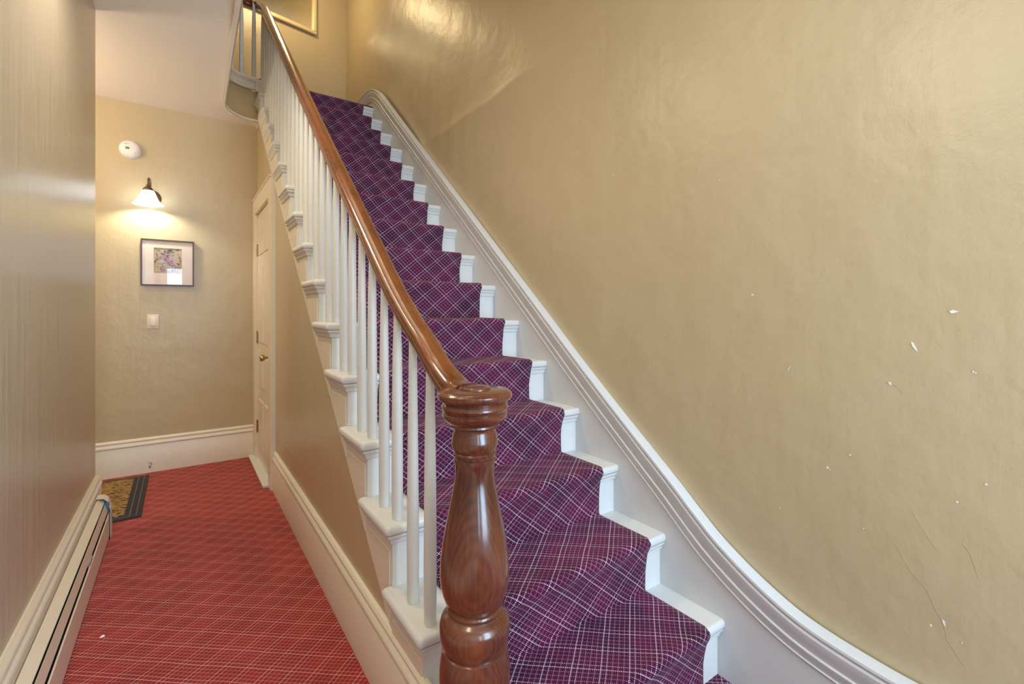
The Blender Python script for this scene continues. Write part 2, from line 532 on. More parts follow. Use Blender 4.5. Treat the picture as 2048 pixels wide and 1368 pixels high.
ov = add_mesh('floor_upper', [(-1.9, -1.75, 3.052), (XF, -1.75, 3.052), (XF, 4.08, 3.052)] + [(ARC_C[0] + ARC_R * math.cos(PI - PI / 2 * k / 8), ARC_C[1] + ARC_R * math.sin(PI - PI / 2 * k / 8), 3.052) for k in range(1, 9)] +
              [(0.50, 4.26, 3.052), (XW, 4.26, 3.052), (XW, 5.32, 3.052), (-1.9, 5.32, 3.052)], [tuple(range(15))], M_RUN,
              uvs=None)
ov.data.uv_layers.new(name='uv')
for li, l in enumerate(ov.data.loops):
    v = ov.data.vertices[l.vertex_index].co; ov.data.uv_layers[0].data[li].uv = (v.x, v.y)
structure(ov)

WELL = [(XF, YH, 0)] + [(XF, y, 0) for y in (1.5, 2.5, 3.5, 3.95)] + \
    [(ARC_C[0] + ARC_R * math.cos(PI - PI / 2 * k / 14), ARC_C[1] + ARC_R * math.sin(PI - PI / 2 * k / 14), 0) for k in range(15)] + [(0.51, 4.28, 0)]
# plaster face of the well
bm = bmesh.new()
prev = None
for (x, y, _) in WELL:
    cur = [bm.verts.new((x, y, ceil_z(y) - 0.012)), bm.verts.new((x, y, 2.96))]
    if prev: bm.faces.new((prev[0], cur[0], cur[1], prev[1]))
    prev = cur
o = from_bm('wall_well', bm, M_WALL, smooth=True)
md = o.modifiers.new('thickness', 'SOLIDIFY'); md.thickness = 0.02; md.offset = 0
structure(o)
# moulded nosing round the landing
bm = bmesh.new()
prof = [(-0.02, -0.115), (0.006, -0.115), (0.010, -0.108), (0.010, -0.098), (0.005, -0.092), (0.008, -0.076), (0.020, -0.058), (0.022, -0.048), (0.016, -0.045),
        (0.018, -0.036), (0.032, -0.028), (0.037, -0.016), (0.034, -0.004), (0.024, 0.002), (-0.02, 0.002)]
sweep(bm, [(x, y, 3.05) for x, y, _ in WELL], prof)
structure(from_bm('trim_2', bm, M_CREAM, smooth=True, auto=35))
# thin edge bead where ceiling meets the well
bm = bmesh.new()
sweep(bm, [(x, y, ceil_z(y)) for x, y, _ in WELL], [(-0.02, -0.014), (0.004, -0.014), (0.012, -0.006), (0.012, 0.006), (0.0, 0.012), (-0.02, 0.012)])
structure(from_bm('trim_3', bm, M_CEIL, smooth=True, auto=40))
structure(box_obj('wall_header', (XF, XW + 0.05, YH - 0.05, YH, 2.9, 3.06), M_WALL))

# upper walls
ang = math.atan2(0.2, 0.98)
o = structure(box_obj('wall_upper', (-3.4, 0.25, 0, 0.12, 2.9, 5.65), M_WALL))
o.location = (1.475, 5.31, 0); o.rotation_euler = (0, 0, ang)
structure(box_obj('wall_upper_left', (-2.0, -1.9, -1.8, 5.3, 3.0, 5.65), M_WALL))
structure(box_obj('wall_upper_front', (-2.0, 1.55, -1.85, -1.75, 3.0, 5.65), M_WALL))
# front wall with door and sidelight openings, behind the camera
bm = bmesh.new()
for b_ in ((-0.5, -0.30, -1.75, 0, 2.95), (-0.30, 0.30, -1.75, 0, 0.55), (-0.30, 0.30, -1.75, 2.35, 2.95), (0.30, 0.45, -1.75, 0, 2.95), (0.45, 1.42, -1.75, 0, 0.45), (0.45, 1.42, -1.75, 2.65, 2.95), (1.42, 1.6, -1.75, 0, 2.95)):
    bx(bm, b_[0], b_[1], -1.85, -1.75, b_[3], b_[4])
structure(from_bm('wall_front', bm, M_WALL))

# ------------------------------------------------------------------ baseboards
BB = [(0, 0), (0.020, 0), (0.020, 0.190), (0.017, 0.196), (0.017, 0.203), (0.023, 0.209), (0.023, 0.216), (0.019, 0.222), (0.013, 0.230), (0.013, 0.238), (0.017, 0.243), (0.014, 0.251), (0.006, 0.257), (0, 0.258)]


def extrude_line(name, p0, p1, outward, prof, m, ext=0.0):
    bm = bmesh.new()
    p0, p1, n = Vector(p0), Vector(p1), Vector(outward)
    ra = [bm.verts.new(p0 + n * a + Vector((0, 0, b))) for a, b in prof]
    rb = [bm.verts.new(p1 + n * a + Vector((0, 0, b))) for a, b in prof]
    k = len(prof)
    for j in range(k): bm.faces.new((ra[j], ra[(j + 1) % k], rb[(j + 1) % k], rb[j]))
    bm.faces.new(ra); bm.faces.new(rb[::-1])
    return from_bm(name, bm, m, smooth=True, auto=35)


structure(extrude_line('baseboard_back', (-1.9, YB, 0), (0.50, YB, 0), (0, -1, 0), BB, M_CREAM))
structure(extrude_line('baseboard_stairs', (XSP, 1.0, 0), (XSP, 3.452, 0), (-1, 0, 0), BB, M_CREAM))
# left baseboard wraps the corner of the wall
bm = bmesh.new()
prof = [(a * 1.15, b * 1.12) for a, b in BB]
st = [((XLW, -1.75), (1, 0)), ((XLW, 3.42), (1, 1)), ((-1.88, 3.42), (0, 1))]
rings = [[bm.verts.new((p[0] + n[0] * a, p[1] + n[1] * a, b)) for a, b in prof] for p, n in st]
for ra, rb in zip(rings, rings[1:]):
    for j in range(len(prof)):
        j2 = (j + 1) % len(prof); bm.faces.new((ra[j], ra[j2], rb[j2], rb[j]))
structure(from_bm('baseboard_left', bm, M_CREAM, smooth=True, auto=35))

# ------------------------------------------------------------------ skirting of the stair against the right wall
TOPS = [(-1.75, .285), (-0.6, .285), (0.10, .285), (0.30, .287), (0.44, .293), (0.605, .318), (0.734, .368), (0.86, .440), (0.95, .509), (1.04, .584), (1.216, nl(1.216) + .226)] + \
       [(y, nl(y) + .216) for y in (1.5, 1.9, 2.4, 2.9, 3.4, 3.75)] + [(3.93, nl(3.93) + .218), (4.04, 3.088), (4.13, 3.150), (4.22, 3.199), (4.31, 3.230), (4.42, 3.243), (4.6, 3.245), (4.95, 3.245), (5.33, 3.245)]
P = cr([(0, y, z) for y, z in TOPS], 7)
bm = bmesh.new()
MO = [(0, 0), (-.036, 0), (-.042, -.003), (-.043, -.010), (-.039, -.014), (-.037, -.020), (-.041, -.025), (-.040, -.036), (-.035, -.052), (-.031, -.066),
      (-.030, -.071), (-.034, -.075), (-.033, -.082), (-.028, -.092), (-.0255, -.103), (-.0285, -.107), (-.024, -.113), (0, -.114)]
sweep(bm, [(XW - 0.002, p.y, p.z) for p in P], MO)
structure(from_bm('trim_1', bm, M_SKIRT, smooth=True, auto=32))
bm = bmesh.new()
prev = None
for p in P:
    if p.y > 4.45: break
    zt = p.z - 0.07; zb = max(0.0, nl(p.y) - 0.30) if p.y > Y1 else 0.0
    cur = [bm.verts.new(q) for q in ((XR, p.y, zb), (XR, p.y, zt), (XW + .01, p.y, zt), (XW + .01, p.y, zb))]
    if prev:
        for j in range(4): bm.faces.new((prev[j], prev[(j + 1) % 4], cur[(j + 1) % 4], cur[j]))
    prev = cur
structure(from_bm('baseboard_right', bm, M_SKIRT))

# ------------------------------------------------------------------ staircase
stair = thing('staircase', (0.97, Y1, 0), 'straight white painted staircase with moulded nosings rising beside the tan wall', 'staircase')
OV = 0.025
for i in range(1, NST + 1):
    y0 = nos(i); z1 = i * R
    yb = nos(i + 1) + OV + 0.01
    bm = bmesh.new()
    bx(bm, XL, XR, y0, yb, z1 - 0.031, z1)
    es = []
    for e in bm.edges:
        a, b_ = e.verts[0].co, e.verts[1].co
        front = abs(a.y - y0) < 1e-5 and abs(b_.y - y0) < 1e-5 and abs(a.z - b_.z) < 1e-5
        left = abs(a.x - XL) < 1e-5 and abs(b_.x - XL) < 1e-5 and abs(a.z - b_.z) < 1e-5
        corner = abs(a.x - XL) < 1e-5 and abs(a.y - y0) < 1e-5 and abs(b_.x - XL) < 1e-5 and abs(b_.y - y0) < 1e-5
        if front or left or corner: es.append(e)
    bev(bm, es, 0.0125, 4)
    t = under(from_bm('tread', bm, M_TRIM, smooth=True, auto=50), stair)
    # cove moulding under the nosing, turning the corner onto the stringer
    bm = bmesh.new()
    cp = [(0, -0.031), (0.020, -0.031), (0.019, -0.038), (0.012, -0.044), (0.008, -0.052), (0.008, -0.058), (0.004, -0.062), (0, -0.062)]
    stn = [((XR, y0 + OV), (0, -1)), ((XS, y0 + OV), (-1, -1)), ((XS, yb + 0.012), (-1, 0))]
    rg = [[bm.verts.new((p[0] + n[0] * a, p[1] + n[1] * a, z1 + b_)) for a, b_ in cp] for p, n in stn]
    for ra, rb in zip(rg, rg[1:]):
        for j in range(len(cp)):
            j2 = (j + 1) % len(cp); bm.faces.new((ra[j], ra[j2], rb[j2], rb[j]))
    bm.faces.new(rg[0]); bm.faces.new(rg[-1][::-1])
    c = from_bm('cove_moulding', bm, M_TRIM, smooth=True, auto=35); c.parent = t
for i in range(1, NST + 2):
    yr = nos(i) + OV
    under(box_obj('riser', (XS, XR, yr, yr + 0.018, (i - 1) * R, i * R - 0.012 if i <= NST else 3.04), M_TRIM), stair)
# top nosing of the landing
bm = bmesh.new(); bx(bm, XL, XR, nos(16), nos(16) + 0.10, 3.009, 3.04)
bev(bm, [e for e in bm.edges if all(abs(v.co.y - nos(16)) < 1e-5 for v in e.verts) and abs(e.verts[0].co.z - e.verts[1].co.z) < 1e-5], 0.0125, 4)
under(from_bm('landing_nosing', bm, M_TRIM, smooth=True, auto=50), stair)
bm = bmesh.new(); bx(bm, XS - .020, XS + .03, nos(16) + .004, nos(16) + .06, 2.94, 3.010); bx(bm, XS, XR, nos(16) + .012, nos(16) + OV, 2.985, 3.009)
under(from_bm('cove_moulding', bm, M_TRIM), stair)
# stringer on the open side, notched under the treads
bm = bmesh.new()
for i in range(1, NST + 1):
    ya, yb = nos(i) + OV + 0.0178, nos(i + 1) + OV + 0.0178
    zt = i * R - 0.02
    z0a, z0b = max(0.0, nl(ya) - 0.35), max(0.0, nl(yb) - 0.35)
    vs = []
    for x in (XS, XS + 0.03):
        for (y, z) in ((ya, z0a), (yb, z0b), (yb, zt), (ya, zt)): vs.append(bm.verts.new((x, y, z)))
    for f in ((0, 1, 2, 3), (7, 6, 5, 4), (0, 4, 5, 1), (3, 2, 6, 7), (1, 5, 6, 2), (0, 3, 7, 4)): bm.faces.new([vs[k] for k in f])
bx(bm, XS, XS + 0.03, nos(16) + OV + 0.0178, nos(16) + OV + 0.12, 2.68, 3.012)
bmesh.ops.remove_doubles(bm, verts=bm.verts[:], dist=1e-5)
under(from_bm('stringer', bm, M_CREAM), stair)
# applied bracket panels, one per step end
for i in range(2, NST + 1):
    ya, yb = nos(i) + OV + 0.014, nos(i + 1) + OV - 0.004
    zt = i * R - 0.086
    bm = bmesh.new(); vs = []
    lo = lambda y: max(0.005, nl(y) - 0.35) + 0.012
    for x in (XS - 0.004, XS + 0.001):
        for (y, z) in ((ya, lo(ya)), (yb, lo(yb)), (yb, max(zt, lo(yb) + .002)), (ya, zt)): vs.append(bm.verts.new((x, y, z)))
    for f in ((0, 1, 2, 3), (7, 6, 5, 4), (0, 4, 5, 1), (3, 2, 6, 7), (1, 5, 6, 2), (0, 3, 7, 4)): bm.faces.new([vs[k] for k in f])
    bev(bm, bm.edges[:], 0.0015, 1)
    under(from_bm('bracket', bm, M_CREAM), stair)
# soffit boards closing the back of the steps (seen only from under the stairs)
bm = bmesh.new()
vs = [bm.verts.new(q) for q in ((XS + .06, 1.35, nl(1.35) - .33), (XR, 1.35, nl(1.35) - .33), (XR, 4.3, nl(4.3) - .33), (XS + .06, 4.3, nl(4.3) - .33))]
bm.faces.new(vs)
under(from_bm('soffit', bm, M_WALL), stair)

# ------------------------------------------------------------------ stair runner
def runner_profile():
    pts = [(nos(16) + 0.12, 3.052), (nos(16) + 0.012, 3.052)]
    TH = 0.011
    for i in range(16, 0, -1):
        y0, z = nos(i), i * R
        r = 0.021
        cy, cz = y0 + 0.012, z + TH - r
        for k in range(7):
            a = PI / 2 + (PI * 0.60) * k / 6
            pts.append((cy + r * math.cos(a) * 1.05, cz + r * math.sin(a)))
        pts.append((y0 + 0.004, z - 0.045))
        pts.append((y0 + OV - TH - .004, z - 0.075))
        zb = (i - 1) * R + TH
        pts.append((y0 + OV - TH, z - 0.11))
        pts.append((y0 + OV - TH, zb + 0.006))
        pts.append((y0 + OV - TH - 0.006, zb))
        if i == 1: pts.append((y0 - 0.015, zb - .006))
    return pts


RP = runner_profile()
XC0, XC1 = 0.617, 1.342
NX = 24
rv, rf, ru = [], [], []
s = 0.0
for k, (y, z) in enumerate(RP):
    if k: s += math.hypot(y - RP[k - 1][0], z - RP[k - 1][1])
    for j in range(NX + 1):
        t = j / NX; x = XC0 + (XC1 - XC0) * t
        ed = min(j, NX - j)
        rv.append((x + 0.0015 * math.sin(k * 1.7) * (1 if ed == 0 else 0), y, z + 0.0008 * math.sin(x * 23 + y * 15))); ru.append((x, -s))
for k in range(len(RP) - 1):
    for j in range(NX):
        a = k * (NX + 1) + j
        rf.append((a, a + NX + 1, a + NX + 2, a + 1))
run = add_mesh('stair_runner', rv, rf, M_RUN, smooth=True, uvs=ru)
md = run.modifiers.new('pile', 'SOLIDIFY'); md.thickness = 0.010; md.offset = -1
tag(run, 'purple stair runner carpet with white diamond check pattern fitted over the white steps', 'carpet')

# ------------------------------------------------------------------ railing: newel, handrail, balusters
NX_, NY_ = 0.530, 0.898
rail = thing('stair_railing', (NX_, NY_, R), 'long wooden handrail on slender white balusters ending at a turned mahogany newel post', 'railing')
K = 0.000508


def nz(yc): return 1.0600 - K * yc


NP = [(0.0, R), (0.088, R), (0.088, 0.225), (0.082, 0.232), (0.070, 0.240), (0.063, 0.258), (0.064, 0.280), (0.070, 0.315), (0.0765, 0.355), (0.0785, 0.392), (0.077, 0.420), (0.0735, 0.440), (0.0715, 0.452)]
for hw, yc in ((133, 1192), (142, 1172), (150, 1145), (153, 1115), (152, 1088), (145, 1065), (131, 1048), (119, 1043), (115, 1038), (117, 1026), (112, 1020), (112, 1012), (124, 1000), (141, 952), (149, 905), (151, 865), (147, 800), (138, 735),
               (124, 660), (110, 595), (97, 530), (88, 480), (85, 440), (87, 405), (91, 388), (91, 378), (86, 374), (86, 366), (93, 362), (94, 354), (90, 350), (97, 335), (101, 315), (100, 295), (94, 272), (90, 255), (92, 248),
               (104, 244), (108, 238), (106, 230), (122, 222), (132, 208), (141, 196), (141, 186), (134, 180), (139, 172), (145, 160), (142, 148), (134, 140), (140, 134), (158, 124), (163, 112), (162, 100), (154, 92), (146, 88)):
    NP.append((hw * K, nz(yc)))
NP += [(0.067, nz(84)), (0.0, nz(83))]
bm = bmesh.new(); lathe(bm, NP, 56, (NX_, NY_, 0))
newel = under(from_bm('newel_post', bm, M_NEWEL, smooth=True, auto=40), rail)
newel['label'] = 'dark red-brown turned newel post'
bm = bmesh.new(); zt = nz(83)
lathe(bm, [(0.036, zt - .002), (0.036, zt + .002), (0.033, zt + .005), (0.028, zt + .0045), (0.024, zt + .007), (0.012, zt + .0085), (0, zt + .009)], 36, (NX_, NY_, 0))
b_ = from_bm('cap_button', bm, M_NEWEL, smooth=True, auto=50); b_.parent = newel

XRL = 0.530
rp = [(XRL, 0.935, 0.990), (XRL, 0.975, 0.997), (XRL, 1.02, 1.016), (XRL, 1.08, 1.048), (XRL, 1.15, 1.096), (XRL, 1.25, nl(1.25) + .632), (XRL, 1.36, nl(1.36) + .616), (XRL, 1.5, nl(1.5) + .610), (XRL, 1.8, nl(1.8) + .608)]
rp += [(XRL, y, nl(y) + .606) for y in (2.2, 2.7, 3.2, 3.7, 4.0)] + [(XRL, 4.14, 3.555), (XRL - .002, 4.22, 3.605), (XRL - .018, 4.29, 3.645), (0.46, 4.335, 3.672), (0.39, 4.325, 3.685), (0.325, 4.27, 3.69), (0.290, 4.18, 3.69), (0.285, 4.0, 3.69), (0.285, 3.5, 3.69), (0.285, 3.0, 3.69)]
RPATH = cr(rp, 6)
prof = [(-0.018, -0.026), (0.018, -0.026), (0.023, -0.021), (0.024, -0.013), (0.021, -0.008), (0.026, -0.003), (0.031, 0.004), (0.0325, 0.011), (0.029, 0.019), (0.020, 0.025), (0.008, 0.028),
        (-0.008, 0.028), (-0.020, 0.025), (-0.029, 0.019), (-0.0325, 0.011), (-0.031, 0.004), (-0.026, -0.003), (-0.021, -0.008), (-0.024, -0.013), (-0.023, -0.021)]
bm = bmesh.new()
scl = [1.0 + 0.28 * max(0, 1 - abs(k) / 18) for k in range(len(RPATH))]
sweep(bm, RPATH, prof, scale=scl)
hr = under(from_bm('handrail', bm, M_RAIL, smooth=True, auto=60), rail)
hr['label'] = 'golden brown polished handrail'


def rail_under(y):
    best = min(RPATH[:100], key=lambda p: abs(p.y - y))
    k = RPATH.index(best); a, b2 = RPATH[max(k - 1, 0)], RPATH[k + 1]
    t = (y - a.y) / (b2.y - a.y)
    return a.z + (b2.z - a.z) * t - 0.030


def baluster_mesh(h):
    bm = bmesh.new()
    lathe(bm, [(0.0148, 0), (0.0158, 0.006), (0.0166, 0.06), (0.0168, 0.16), (0.0158, 0.32), (0.0138, 0.50), (0.0118, h * 0.86), (0.0108, h - 0.03), (0.0108, h)], 18)
    bmesh.ops.recalc_face_normals(bm, faces=bm.faces[:])
    me = bpy.data.meshes.new('baluster'); bm.to_mesh(me); bm.free(); me.materials.append(M_TRIM)
    for p in me.polygons: p.use_smooth = True
    me.set_sharp_from_angle(angle=math.radians(50))
    return me


cache = {}
for i in range(2, NST + 1):
    for off in (0.041, 0.152):
        y = nos(i) + off
        h = round(rail_under(y) + 0.016 - i * R, 2)
        if h not in cache: cache[h] = baluster_mesh(h)
        o = bpy.data.objects.new('baluster', cache[h]); COL.objects.link(o)
        o.parent = rail; o.location = Vector((0.5265, y, i * R)) - Vector(rail.location)
for (x, y) in [(0.392, 4.312), (0.478, 4.298), (0.318, 4.25)] + [(0.287, 3.99 - 0.12 * k) for k in range(9)]:
    if 0.63 not in cache: cache[0.63] = baluster_mesh(0.63)
    o = bpy.data.objects.new('baluster', cache[0.63]); COL.objects.link(o)
    o.parent = rail; o.location = Vector((x, y, 3.05)) - Vector(rail.location)

# ------------------------------------------------------------------ cupboard door under the stairs
door = bpy.data.objects.new('door_1', None); COL.objects.link(door); door.location = (XSP, 3.9, 0); structure(door)
bm = bmesh.new()
XD = XSP - 0.033
bx(bm, XD, XSP + .02, DY0 - 0.105, DY0, 0, DZ + 0.0)
bx(bm, XD, XSP + .02, DY1, YB - 0.002, 0, DZ + 0.0)
bx(bm, XD, XSP + .02, DY0 - 0.105, YB - 0.002, DZ, DZ + 0.125)
bx(bm, XD - 0.006, XSP, DY0 - 0.112, YB - 0.002, DZ + 0.120, DZ + 0.135)
bx(bm, XD + .008, XSP + .01, DY0 - 0.004, DY0 + 0.012, 0, DZ)
bx(bm, XD + .008, XSP + .01, DY1 - 0.012, DY1 + 0.004, 0, DZ)
bev(bm, bm.edges[:], 0.002, 1)
under(from_bm('door_casing', bm, M_CREAM), door)
bm = bmesh.new()
bx(bm, XSP - 0.010, XSP + 0.025, DY0 + 0.006, DY1 - 0.006, 0.015, DZ - 0.004)
yc = (DY0 + DY1) / 2
leaf = under(from_bm('door_leaf', bm, M_CREAM), door)
bm = bmesh.new()
for (za, zb) in ((0.12, 0.50), (0.60, 0.84), (0.94, 1.52), (1.62, 1.86)):
    for (ya, yb) in ((DY0 + .09, yc - .035), (yc + .035, DY1 - .09)):
        bx(bm, XSP - 0.016, XSP - 0.008, ya, yb, za, zb)
bev(bm, bm.edges[:], 0.006, 2)
pn = from_bm('door_panel', bm, M_CREAM); pn.parent = leaf
for z in (0.27, 0.976, 1.67):
    bm = bmesh.new(); bx(bm, XSP - 0.016, XSP - 0.006, DY1 - 0.035, DY1 + 0.006, z - 0.045, z + 0.045)
    lathe(bm, [(0.006, z - 0.05), (0.006, z + 0.05)], 10, (XSP - 0.018, DY1 - 0.008, 0))
    under(from_bm('hinge', bm, M_BRASS, smooth=True, auto=40), door)
bm = bmesh.new()
lathe(bm, [(0.022, 0), (0.022, 0.004), (0.009, 0.008), (0.008, 0.028), (0.020, 0.040), (0.024, 0.052), (0.019, 0.062), (0, 0.065)], 20)
kb = from_bm('door_knob', bm, M_BRASS, smooth=True, auto=50)
kb.parent = leaf; kb.location = (XSP - 0.010, DY0 + 0.06, 0.865); kb.rotation_euler = (0, -PI / 2, 0)
bm = bmesh.new(); bx(bm, XD - 0.035, XSP + .02, DY0 - 0.03, YB - 0.03, 0.0, 0.020)
bev(bm, bm.edges[:], 0.004, 2)
under(from_bm('door_sill', bm, M_TRIM), door)

# ------------------------------------------------------------------ wall sconce
sc = thing('wall_sconce', (-0.185, YB, 2.02), 'lit wall sconce with white bell glass shade and bronze arm above the picture', 'lamp')
bm = bmesh.new(); lathe(bm, [(0.058, 0), (0.058, 0.008), (0.050, 0.016), (0.028, 0.022), (0, 0.024)], 32)
o = from_bm('backplate', bm, M_BRONZE, smooth=True, auto=50); o.parent = sc; o.location = (0.005, 0, 0.0); o.rotation_euler = (PI / 2, 0, 0)
bm = bmesh.new()
tube(bm, cr([(0, -0.015, 0.0), (0, -0.045, 0.022), (0, -0.055, 0.075), (-.002, -0.075, 0.112), (-.006, -0.105, 0.120), (-.009, -0.128, 0.104), (-0.010, -0.134, 0.070)], 6), 0.0065, 10)
o = from_bm('arm', bm, M_BRONZE, smooth=True); o.parent = sc
bm = bmesh.new()
lathe(bm, [(0.008, 0.072), (0.012, 0.066), (0.012, 0.058), (0.020, 0.050), (0.031, 0.036), (0.034, 0.024), (0.030, 0.022)][::-1], 24, (-0.010, -0.134, 0))
o = from_bm('socket_cap', bm, M_BRONZE, smooth=True); o.parent = sc
shade_m = bpy.data.materials.new('frosted_glass_lit'); shade_m.use_nodes = True
nt = shade_m.node_tree; nt.nodes.clear()
out = N(nt, 'ShaderNodeOutputMaterial'); em = N(nt, 'ShaderNodeEmission'); em.inputs[0].default_value = (0.86, 0.90, 1.0, 1); em.inputs[1].default_value = 1.2
df = N(nt, 'ShaderNodeBsdfTranslucent'); df.inputs[0].default_value = (0.8, 0.85, 0.9, 1)
adn = N(nt, 'ShaderNodeAddShader'); nt.links.new(em.outputs[0], adn.inputs[0]); nt.links.new(df.outputs[0], adn.inputs[1]); nt.links.new(adn.outputs[0], out.inputs[0])
bm = bmesh.new()
outer = [(0.030, 0.030), (0.036, 0.022), (0.044, 0.004), (0.052, -0.018), (0.062, -0.040), (0.074, -0.058), (0.086, -0.069), (0.092, -0.074)]
rings = []
for r, z in outer + [(r - 0.003, z) for r, z in outer[::-1]]:
    rings.append([bm.verts.new((-0.010 + r * math.cos(2 * PI * k / 40) * (1 + 0.012 * math.cos(5 * 2 * PI * k / 40) * (r > .07)), -0.134 + r * math.sin(2 * PI * k / 40), z)) for k in range(40)])
for a, b2 in zip(rings, rings[1:] + rings[:1]):
    for k in range(40): bm.faces.new((a[k], a[(k + 1) % 40], b2[(k + 1) % 40], b2[k]))
o = from_bm('lamp_shade', bm, shade_m, smooth=True); o.parent = sc
lp = point('sconce_bulb', (0, 0, 0), 8.0, (0.97, 1.0, 0.84), 0.022); lp.parent = sc; lp.location = (-0.010, -0.134, -0.030)

# ------------------------------------------------------------------ smoke detector
sd = thing('smoke_detector', (-0.304, YB, 2.354), 'round white smoke alarm with small green marking high on the end wall', 'smoke alarm')
bm = bmesh.new(); lathe(bm, [(0.064, 0), (0.064, 0.008), (0.061, 0.014), (0.058, 0.022), (0.052, 0.030), (0.030, 0.034), (0, 0.035)], 40)
o = from_bm('body', bm, M_PLASTIC, smooth=True, auto=50); o.parent = sd; o.rotation_euler = (PI / 2, 0, 0)
bm = bmesh.new(); bx(bm, -0.014, 0.008, -0.0365, -0.033, -0.007, 0.007); bev(bm, bm.edges[:], 0.003, 2)
o = from_bm('green_label', bm, M_GREEN); o.parent = sd; o.location = (-0.010, 0, 0.002); o['label'] = 'green marking'
bm = bmesh.new(); lathe(bm, [(0.007, 0.03), (0.006, 0.037), (0, 0.038)], 14)
o = from_bm('test_button', bm, M_PAPER, smooth=True); o.parent = sd; o.rotation_euler = (PI / 2, 0, 0); o.location = (0.026, 0, -0.026)
bm = bmesh.new()
for k in range(5): bx(bm, -0.032 + k * 0.007, -0.028 + k * 0.007, -0.0335, -0.030, 0.030, 0.036)
o = from_bm('vent_slot', bm, M_STEEL); o.parent = sd

# ------------------------------------------------------------------ framed picture
pic = thing('framed_picture', (-0.082, YB, 1.546), 'small framed floral print with wide pale mat below the sconce', 'picture')
W2, H2 = 0.161, 0.171
bm = bmesh.new()
fw = 0.009
for b_ in ((-W2, W2, H2 - fw, H2), (-W2, W2, -H2, -H2 + fw), (-W2, -W2 + fw, -H2 + fw, H2 - fw), (W2 - fw, W2, -H2 + fw, H2 - fw)):
    bx(bm, b_[0], b_[1], -0.026, -0.001, b_[2], b_[3])
bev(bm, bm.edges[:], 0.0015, 1)
o = from_bm('frame', bm, M_FRAME); o.parent = pic
aw, ah, az = 0.085, 0.094, 0.015
bm = bmesh.new()
for b_ in ((-W2 + .005, W2 - .005, az + ah, H2 - .005), (-W2 + .005, W2 - .005, -H2 + .005, az - ah), (-W2 + .005, -aw, az - ah, az + ah), (aw, W2 - .005, az - ah, az + ah)):
    bx(bm, b_[0], b_[1], -0.014, -0.010, b_[2], b_[3])
o = from_bm('mat_board', bm, M_MAT); o.parent = pic
art_cols = [(0.50, 0.38, 0.25), (0.06, 0.035, 0.02), (0.35, 0.13, 0.05), (0.45, 0.22, 0.33), (0.20, 0.33, 0.36), (0.60, 0.50, 0.60)]
art_m = [mat('print_tone', c, 0.6)[0] for c in art_cols]
bm = bmesh.new(); bx(bm, -aw - .002, aw + .002, -0.009, -0.006, az - ah - .002, az + ah + .002)
rnd = random.Random(3)


def leafp(cx, cz, L, wd, a, mi, dy):
    vs = []
    for k in range(12):
        t = 2 * PI * k / 12
        x = L * math.cos(t); z = wd * math.sin(t) * (1 - 0.3 * math.cos(t))
        X = cx + x * math.cos(a) - z * math.sin(a); Z = cz + x * math.sin(a) + z * math.cos(a)
        X = max(-aw, min(aw, X)); Z = max(az - ah, min(az + ah, Z))
        vs.append(bm.verts.new((X, -0.0092 - dy, Z)))
    f = bm.faces.new(vs); f.material_index = mi


for (fx, fz, s, mi) in ((-0.012, 0.05, 0.032, 3), (-0.03, -0.005, 0.022, 5), (0.012, 0.004, 0.026, 3), (0.035, -0.035, 0.022, 5), (-0.03, -0.055, 0.020, 3), (0.03, 0.045, 0.018, 5)):
    for k in range(7):
        a = 2 * PI * k / 7 + rnd.random()
        leafp(fx + s * .5 * math.cos(a), fz + s * .5 * math.sin(a), s * .5, s * .28, a, mi, 0.0004 + 0.0001 * k)
        leafp(fx + s * .5 * math.cos(a + .3), fz + s * .5 * math.sin(a + .3), s * .35, s * .05, a, 4 if k % 2 else 1, 0.0014)
for k in range(70):
    leafp(rnd.uniform(-aw, aw), rnd.uniform(az - ah, az + ah), rnd.uniform(.006, .016), rnd.uniform(.0015, .004), rnd.uniform(0, 6.3), rnd.choice([1, 1, 2, 4]), 0.002 + k * 0.00001)
bm.normal_update()
me = bpy.data.meshes.new('floral_print'); bm.to_mesh(me); bm.free()
for m in art_m: me.materials.append(m)
o = bpy.data.objects.new('floral_print', me); COL.objects.link(o); o.parent = pic
gm = bpy.data.materials.new('picture_glass'); gm.use_nodes = True
nt = gm.node_tree; nt.nodes.clear()
out = N(nt, 'ShaderNodeOutputMaterial'); tr = N(nt, 'ShaderNodeBsdfTransparent'); gl = N(nt, 'ShaderNodeBsdfGlossy'); gl.inputs['Roughness'].default_value = 0.01
fr = N(nt, 'ShaderNodeFresnel'); fr.inputs[0].default_value = 1.5; mx = N(nt, 'ShaderNodeMixShader')
mx.inputs[0].default_value = 0.035; nt.links.new(tr.outputs[0], mx.inputs[1]); nt.links.new(gl.outputs[0], mx.inputs[2]); nt.links.new(mx.outputs[0], out.inputs[0])
bm = bmesh.new(); bx(bm, -W2 + .006, W2 - .006, -0.0185, -0.0165, -H2 + .006, H2 - .006)
o = from_bm('glass_pane', bm, gm); o.parent = pic

# ------------------------------------------------------------------ light switch
sw = thing('light_switch', (-0.173, YB, 1.108), 'ivory rocker light switch plate on the end wall below the picture', 'light switch')
bm = bmesh.new(); bx(bm, -0.034, 0.034, -0.006, 0, -0.052, 0.052); bev(bm, bm.edges[:], 0.002, 2)
o = from_bm('plate', bm, M_IVORY, smooth=True, auto=50); o.parent = sw
bm = bmesh.new(); vs, _ = bx(bm, -0.016, 0.016, -0.010, -0.004, -0.032, 0.032)
for v in bm.verts:
    if v.co.z < 0 and v.co.y < -0.006: v.co.y -= 0.005
bev(bm, bm.edges[:], 0.0015, 2)
o = from_bm('rocker', bm, M_IVORY, smooth=True, auto=50); o.parent = sw

